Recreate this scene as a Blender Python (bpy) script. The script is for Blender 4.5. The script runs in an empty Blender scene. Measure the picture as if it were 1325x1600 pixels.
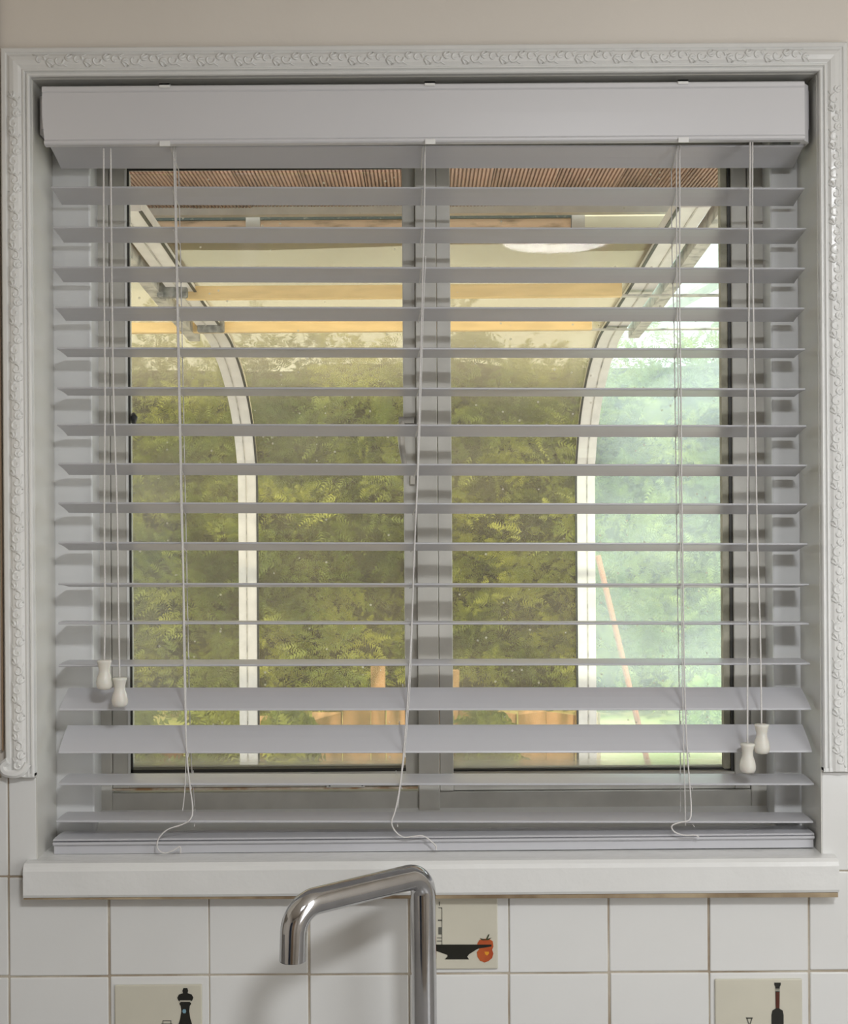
import bpy, bmesh, math, random
import numpy as np
from mathutils import Vector, Matrix
random.seed(7)
C = bpy.context.scene.collection
S = bpy.context.scene

# ------------------------------------------------------------------ camera
F, CX, CY, ROLL, CAMY, CAMZ = 2000.0, 662.5, 800.0, math.radians(0.4), -1.4, 1.6
cr, sr = math.cos(ROLL), math.sin(ROLL)
cd = bpy.data.cameras.new('camera'); cam = bpy.data.objects.new('camera', cd); C.objects.link(cam)
cd.sensor_fit = 'HORIZONTAL'; cd.sensor_width = 36.0; cd.lens = F / 1325.0 * 36.0
cd.clip_start = 0.02; cd.clip_end = 200
cam.matrix_world = Matrix(((cr, sr, 0, 0), (0, 0, -1, CAMY), (-sr, cr, 0, CAMZ), (0, 0, 0, 1)))
S.camera = cam

# ------------------------------------------------------------------ world, sun, exposure
S.view_settings.view_transform = 'Standard'; S.view_settings.look = 'None'
S.view_settings.gamma = 1.0; S.view_settings.use_curve_mapping = False
S.view_settings.exposure = 0.0
w = bpy.data.worlds.new('hazy_sky'); S.world = w; w.use_nodes = True
wb = w.node_tree.nodes['Background']; wb.inputs[0].default_value = (0.86, 0.93, 1.0, 1); wb.inputs[1].default_value = 2.6
def light(name, kind, loc, target, energy, color=(1, 1, 1), **k):
    d = bpy.data.lights.new(name, kind); d.energy = energy; d.color = color
    for a, b in k.items(): setattr(d, a, b)
    o = bpy.data.objects.new(name, d); C.objects.link(o); o.location = loc
    o.rotation_euler = (Vector(target) - Vector(loc)).to_track_quat('-Z', 'Y').to_euler()
    return o
light('sun', 'SUN', (3, -6, 8), (0.2, 0, 2), 6.0, (1.0, 0.93, 0.84), angle=math.radians(1.0))
# daylight of the glazed door in the right wall
light('door_daylight', 'AREA', (0.97, -0.95, 1.68), (-0.1, -0.1, 1.75), 8.8, (0.94, 0.97, 1.0), shape='RECTANGLE', size=0.7, size_y=1.2)
# lit round ceiling light over the room, behind the camera
light('ceiling_lamp', 'AREA', (0.33, -1.5, 2.262), (0.33, -1.5, 0), 20.0, (0.965, 0.98, 1.0), shape='DISK', size=0.26)

# ------------------------------------------------------------------ helpers
def P(px, py, dist):
    u, v = px - CX, py - CY
    k = dist / F
    return Vector(((u * cr - v * sr) * k, CAMY + dist, CAMZ - (u * sr + v * cr) * k))
def PX(px, py, dist): return P(px, py, dist).x
def PZ(px, py, dist): return P(px, py, dist).z

def mat(name, col, rough=0.5, var=0.0, scale=8.0, col2=None, bump=0.0, bscale=60.0, metal=0.0, spec=0.5, coat=0.0, stretch=(1, 1, 1), ramp=(0.35, 0.65), sub=0.0):
    m = bpy.data.materials.new(name); m.use_nodes = True
    n, l = m.node_tree.nodes, m.node_tree.links
    b = n['Principled BSDF']
    b.inputs['Base Color'].default_value = (*col, 1); b.inputs['Roughness'].default_value = rough
    b.inputs['Metallic'].default_value = metal; b.inputs['Specular IOR Level'].default_value = spec
    b.inputs['Coat Weight'].default_value = coat; b.inputs['Subsurface Weight'].default_value = sub
    tc = n.new('ShaderNodeTexCoord'); mp = n.new('ShaderNodeMapping'); mp.inputs['Scale'].default_value = stretch
    l.new(tc.outputs['Object'], mp.inputs[0])
    if var or col2:
        t = n.new('ShaderNodeTexNoise'); t.inputs['Scale'].default_value = scale; t.inputs['Detail'].default_value = 6
        l.new(mp.outputs[0], t.inputs['Vector'])
        r = n.new('ShaderNodeValToRGB'); r.color_ramp.elements[0].position = ramp[0]; r.color_ramp.elements[1].position = ramp[1]
        c2 = col2 if col2 else tuple(c * (1 - var) for c in col)
        r.color_ramp.elements[0].color = (*c2, 1); r.color_ramp.elements[1].color = (*col, 1)
        l.new(t.outputs['Fac'], r.inputs[0]); l.new(r.outputs[0], b.inputs['Base Color'])
    if bump:
        t = n.new('ShaderNodeTexNoise'); t.inputs['Scale'].default_value = bscale; t.inputs['Detail'].default_value = 4
        l.new(mp.outputs[0], t.inputs['Vector'])
        u = n.new('ShaderNodeBump'); u.inputs['Strength'].default_value = bump; u.inputs['Distance'].default_value = 0.002
        l.new(t.outputs['Fac'], u.inputs['Height']); l.new(u.outputs[0], b.inputs['Normal'])
    return m

def glazing(name, tint, haze_col, haze, scale=6.0, gloss=0.06, specks=0.0, rough=0.03, grime=None):
    """dirty pane: a clear tinted sheet with a thin film of grime that scatters light"""
    m = bpy.data.materials.new(name); m.use_nodes = True
    n, l = m.node_tree.nodes, m.node_tree.links
    n.remove(n['Principled BSDF']); out = n['Material Output']
    tr = n.new('ShaderNodeBsdfTransparent'); tr.inputs[0].default_value = (*tint, 1)
    di = n.new('ShaderNodeBsdfDiffuse'); di.inputs[0].default_value = (*haze_col, 1)
    ts = n.new('ShaderNodeBsdfTranslucent'); ts.inputs[0].default_value = (*haze_col, 1)
    hz = n.new('ShaderNodeMixShader'); hz.inputs[0].default_value = 0.6; l.new(di.outputs[0], hz.inputs[1]); l.new(ts.outputs[0], hz.inputs[2])
    tc = n.new('ShaderNodeTexCoord')
    t = n.new('ShaderNodeTexNoise'); t.inputs['Scale'].default_value = scale; t.inputs['Detail'].default_value = 8
    l.new(tc.outputs['Object'], t.inputs['Vector'])
    mr = n.new('ShaderNodeMapRange'); mr.inputs[1].default_value = 0.3; mr.inputs[2].default_value = 0.75
    mr.inputs[3].default_value = haze * 0.5; mr.inputs[4].default_value = haze * 1.5
    l.new(t.outputs['Fac'], mr.inputs[0]); fac = mr.outputs[0]
    if grime:      # algae and dust film lying thicker on the curve and the roof of the sheet
        sx = n.new('ShaderNodeSeparateXYZ'); l.new(tc.outputs['Object'], sx.inputs[0])
        gm = n.new('ShaderNodeMapRange'); gm.inputs[1].default_value = grime[0]; gm.inputs[2].default_value = grime[1]; gm.inputs[3].default_value = 0; gm.inputs[4].default_value = grime[2]
        l.new(sx.outputs['Z'], gm.inputs[0]); ga = n.new('ShaderNodeMath'); ga.operation = 'ADD'; l.new(gm.outputs[0], ga.inputs[0]); l.new(fac, ga.inputs[1]); fac = ga.outputs[0]
    if specks:
        v = n.new('ShaderNodeTexVoronoi'); v.inputs['Scale'].default_value = 95; l.new(tc.outputs['Object'], v.inputs['Vector'])
        c = n.new('ShaderNodeMath'); c.operation = 'LESS_THAN'; c.inputs[1].default_value = 0.13; l.new(v.outputs['Distance'], c.inputs[0])
        sp = n.new('ShaderNodeSeparateColor'); l.new(v.outputs['Color'], sp.inputs[0])
        g = n.new('ShaderNodeMath'); g.operation = 'GREATER_THAN'; g.inputs[1].default_value = 0.86; l.new(sp.outputs[0], g.inputs[0])
        q = n.new('ShaderNodeMath'); q.operation = 'MULTIPLY'; l.new(c.outputs[0], q.inputs[0]); l.new(g.outputs[0], q.inputs[1])
        q2 = n.new('ShaderNodeMath'); q2.operation = 'MULTIPLY_ADD'; q2.inputs[1].default_value = specks; l.new(q.outputs[0], q2.inputs[0]); l.new(fac, q2.inputs[2]); fac = q2.outputs[0]
    mx = n.new('ShaderNodeMixShader'); l.new(fac, mx.inputs[0]); l.new(tr.outputs[0], mx.inputs[1]); l.new(hz.outputs[0], mx.inputs[2])
    gl = n.new('ShaderNodeBsdfGlossy'); gl.inputs['Roughness'].default_value = rough
    lw = n.new('ShaderNodeLayerWeight'); lw.inputs[0].default_value = 0.12
    mg = n.new('ShaderNodeMath'); mg.operation = 'MULTIPLY_ADD'; mg.inputs[1].default_value = 0.25; mg.inputs[2].default_value = gloss * 0.6
    l.new(lw.outputs['Fresnel'], mg.inputs[0])
    m2 = n.new('ShaderNodeMixShader'); l.new(mg.outputs[0], m2.inputs[0]); l.new(mx.outputs[0], m2.inputs[1]); l.new(gl.outputs[0], m2.inputs[2])
    l.new(m2.outputs[0], out.inputs[0])
    return m

def tag(o, label=None, cat=None, group=None, kind=None):
    if label: o['label'] = label
    if cat: o['category'] = cat
    if group: o['group'] = group
    if kind: o['kind'] = kind
    return o
def link(name, me, m=None, parent=None, smooth=False):
    if m is not None and not me.materials: me.materials.append(m)
    if smooth: me.shade_smooth()
    o = bpy.data.objects.new(name, me); C.objects.link(o)
    if parent is not None: o.parent = parent; o.matrix_parent_inverse = Matrix.Translation(-parent.location)
    return o
def empty(name, loc, label=None, cat=None, group=None, kind=None):
    o = bpy.data.objects.new(name, None); C.objects.link(o); o.location = loc; o.empty_display_size = 0.05
    return tag(o, label, cat, group, kind)

class MB:
    def __init__(s): s.v = []; s.f = []
    def add(s, vs, fs):
        k = len(s.v); s.v += [tuple(x) for x in vs]; s.f += [tuple(i + k for i in f) for f in fs]; return s
    def box(s, a, b):
        x0, y0, z0 = a; x1, y1, z1 = b
        return s.hexa([(x0, y0, z0), (x1, y0, z0), (x1, y1, z0), (x0, y1, z0), (x0, y0, z1), (x1, y0, z1), (x1, y1, z1), (x0, y1, z1)])
    def hexa(s, v): return s.add(v, [(0, 3, 2, 1), (4, 5, 6, 7), (0, 1, 5, 4), (1, 2, 6, 5), (2, 3, 7, 6), (3, 0, 4, 7)])
    def tube(s, pts, r, n=8, flat=None, cap=True):
        pts = [Vector(p) for p in pts]; rs = r if isinstance(r, (list, tuple)) else [r] * len(pts)
        t0 = (pts[1] - pts[0]).normalized(); up = Vector((0, 0, 1)) if abs(t0.z) < 0.9 else Vector((0, 1, 0))
        a = t0.cross(up).normalized(); rings = []
        for i, p in enumerate(pts):
            t = (pts[min(i + 1, len(pts) - 1)] - pts[max(i - 1, 0)]).normalized()
            a = (a - t * a.dot(t)).normalized(); b = t.cross(a)
            for j in range(n):
                q = 2 * math.pi * j / n; rings.append(p + (a * math.cos(q) + b * math.sin(q)) * rs[i])
        fs = [(i * n + j, i * n + (j + 1) % n, (i + 1) * n + (j + 1) % n, (i + 1) * n + j) for i in range(len(pts) - 1) for j in range(n)]
        if cap: fs += [tuple(range(n))[::-1], tuple((len(pts) - 1) * n + j for j in range(n))]
        return s.add(rings, fs)
    def lathe(s, prof, c, n=20):
        vs = [(c[0] + r * math.cos(2 * math.pi * j / n), c[1] + r * math.sin(2 * math.pi * j / n), c[2] + z) for r, z in prof for j in range(n)]
        fs = [(i * n + j, i * n + (j + 1) % n, (i + 1) * n + (j + 1) % n, (i + 1) * n + j) for i in range(len(prof) - 1) for j in range(n)]
        fs += [tuple(range(n))[::-1], tuple((len(prof) - 1) * n + j for j in range(n))]
        return s.add(vs, fs)
    def prism(s, poly, o, a, b, h):
        """polygon [(p,q)] in plane o + a*p + b*q, extruded by vector h"""
        o, a, b, h = Vector(o), Vector(a), Vector(b), Vector(h); n = len(poly)
        vs = [o + a * p + b * q for p, q in poly]; vs += [v + h for v in vs]
        return s.add(vs, [tuple(range(n))[::-1], tuple(range(n, 2 * n))] + [(i, (i + 1) % n, n + (i + 1) % n, n + i) for i in range(n)])
    def mesh(s, name, bevel=0.0, seg=2):
        me = bpy.data.meshes.new(name); me.from_pydata(s.v, [], s.f)
        bm = bmesh.new(); bm.from_mesh(me)
        bmesh.ops.recalc_face_normals(bm, faces=bm.faces)
        if bevel: bmesh.ops.bevel(bm, geom=bm.edges[:], offset=bevel, segments=seg, affect='EDGES', profile=0.5)
        bm.to_mesh(me); bm.free(); return me
    def build(s, name, m, parent=None, bevel=0.0, smooth=False, seg=2):
        return link(name, s.mesh(name, bevel, seg), m, parent, smooth)

def smooth_path(pts, sub=6):
    pts = [Vector(p) for p in pts]; out = []
    for i in range(len(pts) - 1):
        p0, p1, p2, p3 = pts[max(i - 1, 0)], pts[i], pts[i + 1], pts[min(i + 2, len(pts) - 1)]
        for k in range(sub):
            t = k / sub
            out.append(0.5 * ((2 * p1) + (p2 - p0) * t + (2 * p0 - 5 * p1 + 4 * p2 - p3) * t * t + (3 * p1 - p0 - 3 * p2 + p3) * t ** 3))
    out.append(pts[-1]); return out

# ------------------------------------------------------------------ materials
M = {}
M['plaster'] = mat('wall_paint', (0.80, 0.75, 0.68), 0.55, 0.05, 3, bump=0.15, bscale=90)
M['reveal'] = mat('reveal_paint', (0.68, 0.67, 0.625), 0.35, 0.08, 6, bump=0.35, bscale=25)
M['gloss'] = mat('white_gloss_paint', (0.79, 0.79, 0.77), 0.22, 0.05, 9, bump=0.45, bscale=45)
M['tile'] = mat('painted_tile', (0.79, 0.79, 0.77), 0.14, 0.04, 5, bump=0.22, bscale=22)
M['tile_cream'] = mat('cream_tile', (0.66, 0.63, 0.52), 0.14, 0.06, 12, bump=0.15, bscale=30)
M['grout'] = mat('stained_grout', (0.58, 0.53, 0.44), 0.8, 0.0, 14, col2=(0.34, 0.27, 0.19), bump=0.5, bscale=200)
M['caulk'] = mat('brown_caulk', (0.42, 0.33, 0.21), 0.7, 0.0, 25, col2=(0.20, 0.14, 0.08))
M['frame'] = mat('window_frame_paint', (0.65, 0.635, 0.58), 0.3, 0.22, 14, bump=0.2, bscale=40)
M['panel'] = mat('white_lining', (0.76, 0.77, 0.77), 0.3, 0.05, 9, bump=0.2, bscale=40)
M['gasket'] = mat('dark_gasket', (0.035, 0.035, 0.03), 0.5)
M['rust'] = mat('rust_stain', (0.30, 0.17, 0.08), 0.8, 0.0, 60, col2=(0.55, 0.48, 0.38))
M['slat'] = mat('blind_slat', (0.56, 0.56, 0.585), 0.33, 0.02, 5)
M['valance'] = mat('blind_valance', (0.66, 0.655, 0.67), 0.33, 0.02, 5)
M['clear'] = mat('clear_clip', (0.80, 0.80, 0.78), 0.35)
M['cord'] = mat('cotton_cord', (0.72, 0.70, 0.68), 0.8, 0.12, 900)
M['tassel'] = mat('cream_plastic', (0.74, 0.71, 0.64), 0.25, sub=0.1)
M['chrome'] = mat('chrome', (0.62, 0.62, 0.63), 0.09, 0.12, 40, metal=1.0, bump=0.03, bscale=30)
M['dark'] = mat('dark_metal', (0.05, 0.055, 0.06), 0.4)
M['deck'] = mat('ribbed_timber', (0.52, 0.34, 0.25), 0.75, 0.0, 3, col2=(0.30, 0.20, 0.15), bump=0.3, bscale=50, stretch=(8, 1, 1))
M['panelbeige'] = mat('beige_sheet', (0.62, 0.56, 0.40), 0.6, 0.12, 9)
M['knuckle'] = mat('dirty_bracket', (0.10, 0.10, 0.09), 0.7, 0.0, 60, col2=(0.30, 0.29, 0.26))
M['film'] = mat('old_putty', (0.50, 0.48, 0.38), 0.7, 0.0, 40, col2=(0.28, 0.27, 0.20))
M['alu'] = mat('white_aluminium', (0.74, 0.71, 0.66), 0.4, 0.12, 25, bump=0.2, bscale=80)
M['oldalu'] = mat('grimy_aluminium', (0.52, 0.49, 0.43), 0.5, 0.0, 30, col2=(0.18, 0.18, 0.17), ramp=(0.3, 0.55))
M['gold'] = mat('pale_pine', (0.86, 0.62, 0.30), 0.5, 0.15, 10, stretch=(1, 6, 6))
M['fascia'] = mat('weathered_board', (0.95, 0.68, 0.46), 0.8, 0.0, 9, col2=(0.30, 0.20, 0.12), bump=0.6, bscale=40, stretch=(1, 1, 3), ramp=(0.30, 0.50))
M['gutter'] = mat('gutter_green', (0.07, 0.10, 0.09), 0.5, 0.0, 120, col2=(0.3, 0.3, 0.26), ramp=(0.30, 0.42))
M['orange'] = mat('orange_timber', (0.58, 0.36, 0.23), 0.7, 0.0, 4, col2=(0.20, 0.14, 0.07), bump=0.4, bscale=30, stretch=(4, 4, 1))
M['stick'] = mat('orange_handle', (0.50, 0.14, 0.05), 0.5)
M['ground'] = mat('dry_lawn', (0.62, 0.52, 0.30), 0.9, 0.0, 2.2, col2=(0.30, 0.36, 0.10), bump=0.6, bscale=20)
M['cabinet'] = mat('cabinet_cream', (0.62, 0.56, 0.48), 0.4)
M['wood'] = mat('brown_edge', (0.42, 0.30, 0.20), 0.5)
M['worktop'] = mat('worktop_grey', (0.35, 0.34, 0.33), 0.3, 0.3, 60)
M['bounce_paving'] = mat('bounce_paving', (0.56, 0.48, 0.45), 0.85, 0.2, 3)  # pinkish so that the light bounced up at the slats turns warmer
M['floor'] = mat('floor_vinyl', (0.45, 0.40, 0.34), 0.5, 0.1, 4)
M['black'] = mat('black_print', (0.018, 0.018, 0.014), 0.2)
M['red'] = mat('tomato_red', (0.36, 0.05, 0.025), 0.2, 0.0, 60, col2=(0.50, 0.11, 0.03))
M['yellow'] = mat('tomato_yellow', (0.75, 0.32, 0.03), 0.2)
M['brownprint'] = mat('dark_red_print', (0.09, 0.022, 0.012), 0.2)
M['line'] = mat('grey_print', (0.13, 0.13, 0.11), 0.3)
M['blue'] = mat('pale_blue_print', (0.20, 0.36, 0.45), 0.3)
M['greenprint'] = mat('stalk_green', (0.05, 0.06, 0.025), 0.3)
M['lampwhite'] = mat('opal_plastic', (0.8, 0.8, 0.78), 0.3)
M['terracotta'] = mat('terracotta', (0.66, 0.28, 0.12), 0.8, 0.2, 12)
M['glass'] = glazing('window_glass', (0.96, 0.97, 0.95), (0.75, 0.72, 0.62), 0.055, 7, 0.003, grime=(1.313, 1.298, 0.40), specks=0.6, rough=0.02)
M['poly_tint'] = glazing('bronze_glazing', (0.82, 0.77, 0.63), (0.50, 0.44, 0.33), 0.115, 2.5, 0.04, grime=(2.0, 2.22, 0.33), specks=0.2, rough=0.1)
M['poly_clear'] = glazing('hazy_glazing', (0.93, 1.0, 0.95), (0.88, 0.95, 0.94), 0.20, 2.5, 0.04, specks=0.1, rough=0.1)

# ------------------------------------------------------------------ room shell
XL, XR, ZT, ZB = -0.4256, 0.4326, CAMZ + 0.4765, CAMZ - 0.3765   # window opening
RX0, RX1, RY, CEIL = -1.5, 1.0, -3.3, 2.34
wall = empty('wall_front', (0, 0.2, 0), 'cream painted kitchen wall with white square tiles below the window', kind='structure')
wm = MB()
T = 0.003
wm.box((RX0 - 0.1, T, 0), (XL, 0.25, 2.6)); wm.box((XR, T, 0), (RX1 + 0.1, 0.25, 2.6))
wm.box((XL, T, ZT), (XR, 0.25, 2.6)); wm.box((XL, T, 0), (XR, 0.25, ZB - 0.022))
wm.build('plaster', M['plaster'], wall)
tag(MB().box((RX0 - 0.1, RY - 0.1, -0.08), (RX1 + 0.1, 0.25, 0)).build('floor', M['floor']), kind='structure')
tag(MB().box((RX0 - 0.1, RY - 0.1, CEIL), (RX1 + 0.1, 0.25, CEIL + 0.1)).build('ceiling', M['plaster']), kind='structure')
tag(MB().box((RX0 - 0.1, RY - 0.1, 0), (RX0, T, CEIL)).build('wall_left', M['plaster']), kind='structure')
tag(MB().box((RX1, RY - 0.1, 0), (RX1 + 0.1, T, CEIL)).build('wall_right', M['plaster']), kind='structure')
tag(MB().box((RX0, RY - 0.1, 0), (RX1, RY, CEIL)).build('wall_back', M['plaster']), kind='structure')

# tiles
TX0, TP, TZ0 = -0.4572, 0.10938, CAMZ - 0.3958
wz = CAMZ - 0.72
tz_top = TZ0 + TP
g = MB(); g.box((RX0, 0.0012, wz), (XL, T + 0.001, tz_top)); g.box((XR, 0.0012, wz), (RX1, T + 0.001, tz_top)); g.box((XL, 0.0012, wz), (XR, T + 0.001, ZB - 0.02))
g.build('grout', M['grout'], wall)
def tile_mesh(x0, x1, z0, z1, inset=0.0):
    m = MB().box((x0, -0.0002, z0), (x1, 0.0025, z1)); return m.mesh('tile', bevel=0.0012)
full = tile_mesh(0.001, TP - 0.001, 0.001, TP - 0.001); full.materials.append(M['tile'])
TILES = {}
for row in range(-3, 1):
    for col in range(-4, 13):
        x = TX0 + col * TP; z = TZ0 + row * TP
        if x + TP > RX1: continue
        jx, jz = random.uniform(-.0005, .0005), random.uniform(-.0004, .0004)
        if row == 0:
            if x + TP <= XL or x >= XR - 0.0: me = full
            elif x < XL: me = tile_mesh(0.001, XL - x - 0.0004, 0.001, TP - 0.001)
            elif x < XR < x + TP:
                me = tile_mesh(XR - x + 0.0004, TP - 0.001, 0.001, TP - 0.001)
            else: continue
        else: me = full
        o = bpy.data.objects.new('tile', me); C.objects.link(o)
        if not me.materials: me.materials.append(M['tile'])
        o.parent = wall; o.matrix_parent_inverse = Matrix.Translation(-wall.location)
        o.location = (x + jx, random.uniform(-.0003, .0002), z + jz); o.rotation_euler = (random.uniform(-.004, .004), 0, random.uniform(-.004, .004))
        TILES[(col, row)] = o
# picture tiles: cream inset with flat printed kitchen things
def sub(mb, name, m, par, label=None, bevel=0.0):
    o = mb.build(name, m, None, bevel=bevel); o.parent = par
    o.matrix_parent_inverse = (Matrix.Translation(wall.location) @ Matrix.Translation(-wall.location) @ Matrix.LocRotScale(par.location, par.rotation_euler, None)).inverted()
    if label: o['label'] = label
    return o
def flat(pts, y=-0.0040, th=0.0004, dist=None):
    """printed shape from points on the tile plane given in photo pixels"""
    q = [P(a, b, 1.4 - 0.004) for a, b in pts]
    return MB().prism([(p.x, p.z) for p in q], (0, y, 0), (1, 0, 0), (0, 0, 1), (0, th, 0))
def lathe2(cx, prof):   # symmetric silhouette, prof = [(halfwidth, y)]
    return [(cx - h, y) for h, y in prof] + [(cx + h, y) for h, y in prof[::-1]]
def inset(tile, px0, px1, py0, py1, label):
    tile['label'] = label
    a = P(px0, py1, 1.4); b = P(px1, py0, 1.4)
    sub(MB().box((a.x, -0.0034, a.z), (b.x, 0.0, b.z)), 'picture_panel', M['tile_cream'], tile, 'cream raised panel', bevel=0.0010)
t1 = TILES[(4, -1)]; inset(t1, 652, 777, 1400, 1513, 'picture tile with a black bowl and red tomatoes')
sub(flat([(683, 1476), (768, 1476), (768, 1479), (748, 1482), (744, 1484), (733, 1491), (730, 1495), (733, 1499), (695, 1499), (699, 1495), (699, 1492), (688, 1488), (676, 1484), (670, 1476)]), 'bowl_print', M['black'], t1)
sub(flat([(746 + 0, 1474), (749, 1469), (756, 1467), (764, 1467), (770, 1471), (771, 1479), (769, 1484), (771, 1490), (769, 1497), (763, 1502), (757, 1504), (750, 1501), (746, 1495), (745, 1488), (749, 1483), (745, 1480)], y=-0.0039), 'tomato_print', M['red'], t1)
sub(flat([(757, 1487), (764, 1487), (764, 1490), (761, 1493), (758, 1491)], y=-0.0042), 'tomato_highlight', M['yellow'], t1)
sub(flat([(759, 1468), (763, 1460), (765, 1460), (762, 1467), (768, 1465), (763, 1469), (753, 1469), (750, 1466), (755, 1467)], y=-0.0042), 'stalk_print', M['greenprint'], t1)
jar = MB()
for a, b, c, d in ((685, 1418, 691, 1419), (690, 1418, 691, 1476), (684, 1437, 691, 1439), (685, 1449, 690, 1460), (683, 1465, 690, 1466), (683, 1470, 690, 1471), (686, 1409, 687, 1415)):
    q = flat([(a, b), (c, b), (c, d), (a, d)]); jar.add(q.v, q.f)
sub(jar, 'jar_print', M['line'], t1)
t2 = TILES[(1, -2)]; inset(t2, 181, 316, 1537, 1669, 'picture tile with a black pepper mill')
sub(flat(lathe2(289.5, [(3, 1544), (4.5, 1548), (3.5, 1552), (10, 1554), (12.5, 1559), (11, 1563), (7, 1566), (9, 1567.5), (9, 1569), (7, 1572), (6, 1580), (8, 1592), (12, 1605), (14, 1640), (15, 1655)])), 'pepper_mill_print', M['black'], t2)
sub(flat(lathe2(288, [(1.8, 1577), (3, 1580), (1.8, 1583)]), y=-0.0043), 'mill_badge', M['blue'], t2)
sub(flat([(281, 1563.2), (298, 1563.2), (298, 1565), (281, 1565)], y=-0.0043), 'mill_ring', M['tile_cream'], t2)
jar = MB()
for a, b, c, d in ((254, 1594.5, 267, 1595.5), (254, 1594.5, 255, 1600), (266.5, 1594.5, 267.5, 1600), (252, 1599.5, 269, 1601), (252, 1600, 253, 1650), (268, 1600, 269, 1650)):
    q = flat([(a, b), (c, b), (c, d), (a, d)]); jar.add(q.v, q.f)
sub(jar, 'jar_print', M['line'], t2)
t3 = TILES[(7, -2)]; inset(t3, 1117, 1252, 1528, 1660, 'picture tile with a dark wine bottle and glass')
sub(flat(lathe2(1215, [(5, 1535.5), (5, 1539), (3.5, 1542), (3, 1575), (3, 1576), (8, 1579), (9.5, 1586), (9.5, 1650)])), 'bottle_print', M['black'], t3)
sub(flat([(1212.3, 1550), (1217.8, 1550), (1217.8, 1575), (1212.3, 1575)], y=-0.0043), 'bottle_neck_print', M['brownprint'], t3)
q = flat([(1211, 1545), (1219, 1545), (1219, 1546), (1211, 1546)], y=-0.0043); q2 = flat([(1211, 1547.5), (1219, 1547.5), (1219, 1548.5), (1211, 1548.5)], y=-0.0043); q.add(q2.v, q2.f)
sub(q, 'bottle_ring', M['tile_cream'], t3)
gl = MB()
for pts in ([(1166, 1590), (1176, 1590), (1176, 1592), (1166, 1592)], [(1166, 1590), (1167.5, 1590), (1171, 1600), (1169.5, 1600)], [(1174.5, 1590), (1176, 1590), (1173, 1600), (1171.5, 1600)], [(1170, 1600), (1172.5, 1600), (1172.5, 1630), (1170, 1630)]):
    q = flat(pts); gl.add(q.v, q.f)
sub(gl, 'wine_glass_print', M['line'], t3)
# brown sealant line under the sill
MB().hexa([(-0.4352, -0.0185, CAMZ - 0.4155), (0.4440, -0.0185, CAMZ - 0.4190), (0.4440, -0.0006, CAMZ - 0.4190), (-0.4352, -0.0006, CAMZ - 0.4155),
           (-0.4352, -0.0185, CAMZ - 0.4139), (0.4440, -0.0185, CAMZ - 0.4139), (0.4440, -0.0006, CAMZ - 0.4139), (-0.4352, -0.0006, CAMZ - 0.4139)]).build('sealant', M['caulk'], wall)

# ------------------------------------------------------------------ sill, side linings
sx0, sx1 = -0.4352, 0.4450
sill = MB()
prof = [(0.118, -0.3480), (0.105, -0.3480), (0.068, -0.3755), (-0.008, -0.3768), (-0.0145, -0.3775), (-0.0185, -0.3805), (-0.0200, -0.3850), (-0.0200, -0.4105), (-0.0185, -0.4135), (-0.0006, -0.4140), (-0.0006, -0.3985), (0.118, -0.3985)]
n = len(prof)
def xe(y, right): return (sx1 if right else sx0) if y < 0 else (XR - 0.0005 if right else XL + 0.0005)
inner = [(y, z) for y, z in prof if y > 0]; inner = [(0.118, -.3480), (.105, -.3480), (.068, -.3755), (-0.0007, -.3767), (-0.0007, -.3985), (.118, -.3985)]
sill.prism([(y, z) for y, z in inner], (XL + 0.0004, 0, CAMZ), (0, 1, 0), (0, 0, 1), (XR - XL - 0.0008, 0, 0))
nose = [(-0.0006, -.3767), (-0.008, -.3768), (-0.0145, -.3775), (-0.0185, -.3805), (-0.0200, -.3850), (-0.0200, -.4105), (-0.0185, -.4135), (-0.0006, -.4140)]
sill.prism(nose, (sx0, 0, CAMZ), (0, 1, 0), (0, 0, 1), (sx1 - sx0, 0, 0))
tag(sill.build('window_sill', M['gloss']), 'thick white gloss painted window sill board with rounded front edge', kind='structure')
lin = MB()
pl, pr = -0.3815, 0.4005
lin.box((XL - 0.0002, 0.072, ZB + 0.0), (pl, 0.249, ZT)); tag(lin.build('trim_4', M['panel'], bevel=0.002), kind='structure')
tag(MB().box((pr, 0.072, ZB + 0.0), (XR + 0.0002, 0.249, ZT)).build('trim_5', M['panel'], bevel=0.002), kind='structure')
# painted skin of the reveal
rv = MB(); rv.box((XL - 0.001, 0.0, ZB), (XL + 0.0006, 0.075, ZT)); rv.box((XR - 0.0006, 0.0, ZB), (XR + 0.001, 0.075, ZT)); rv.box((XL, 0.0, ZT - 0.0006), (XR, 0.12, ZT + 0.001))
tag(rv.build('trim_6', M['reveal']), kind='structure')

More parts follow.
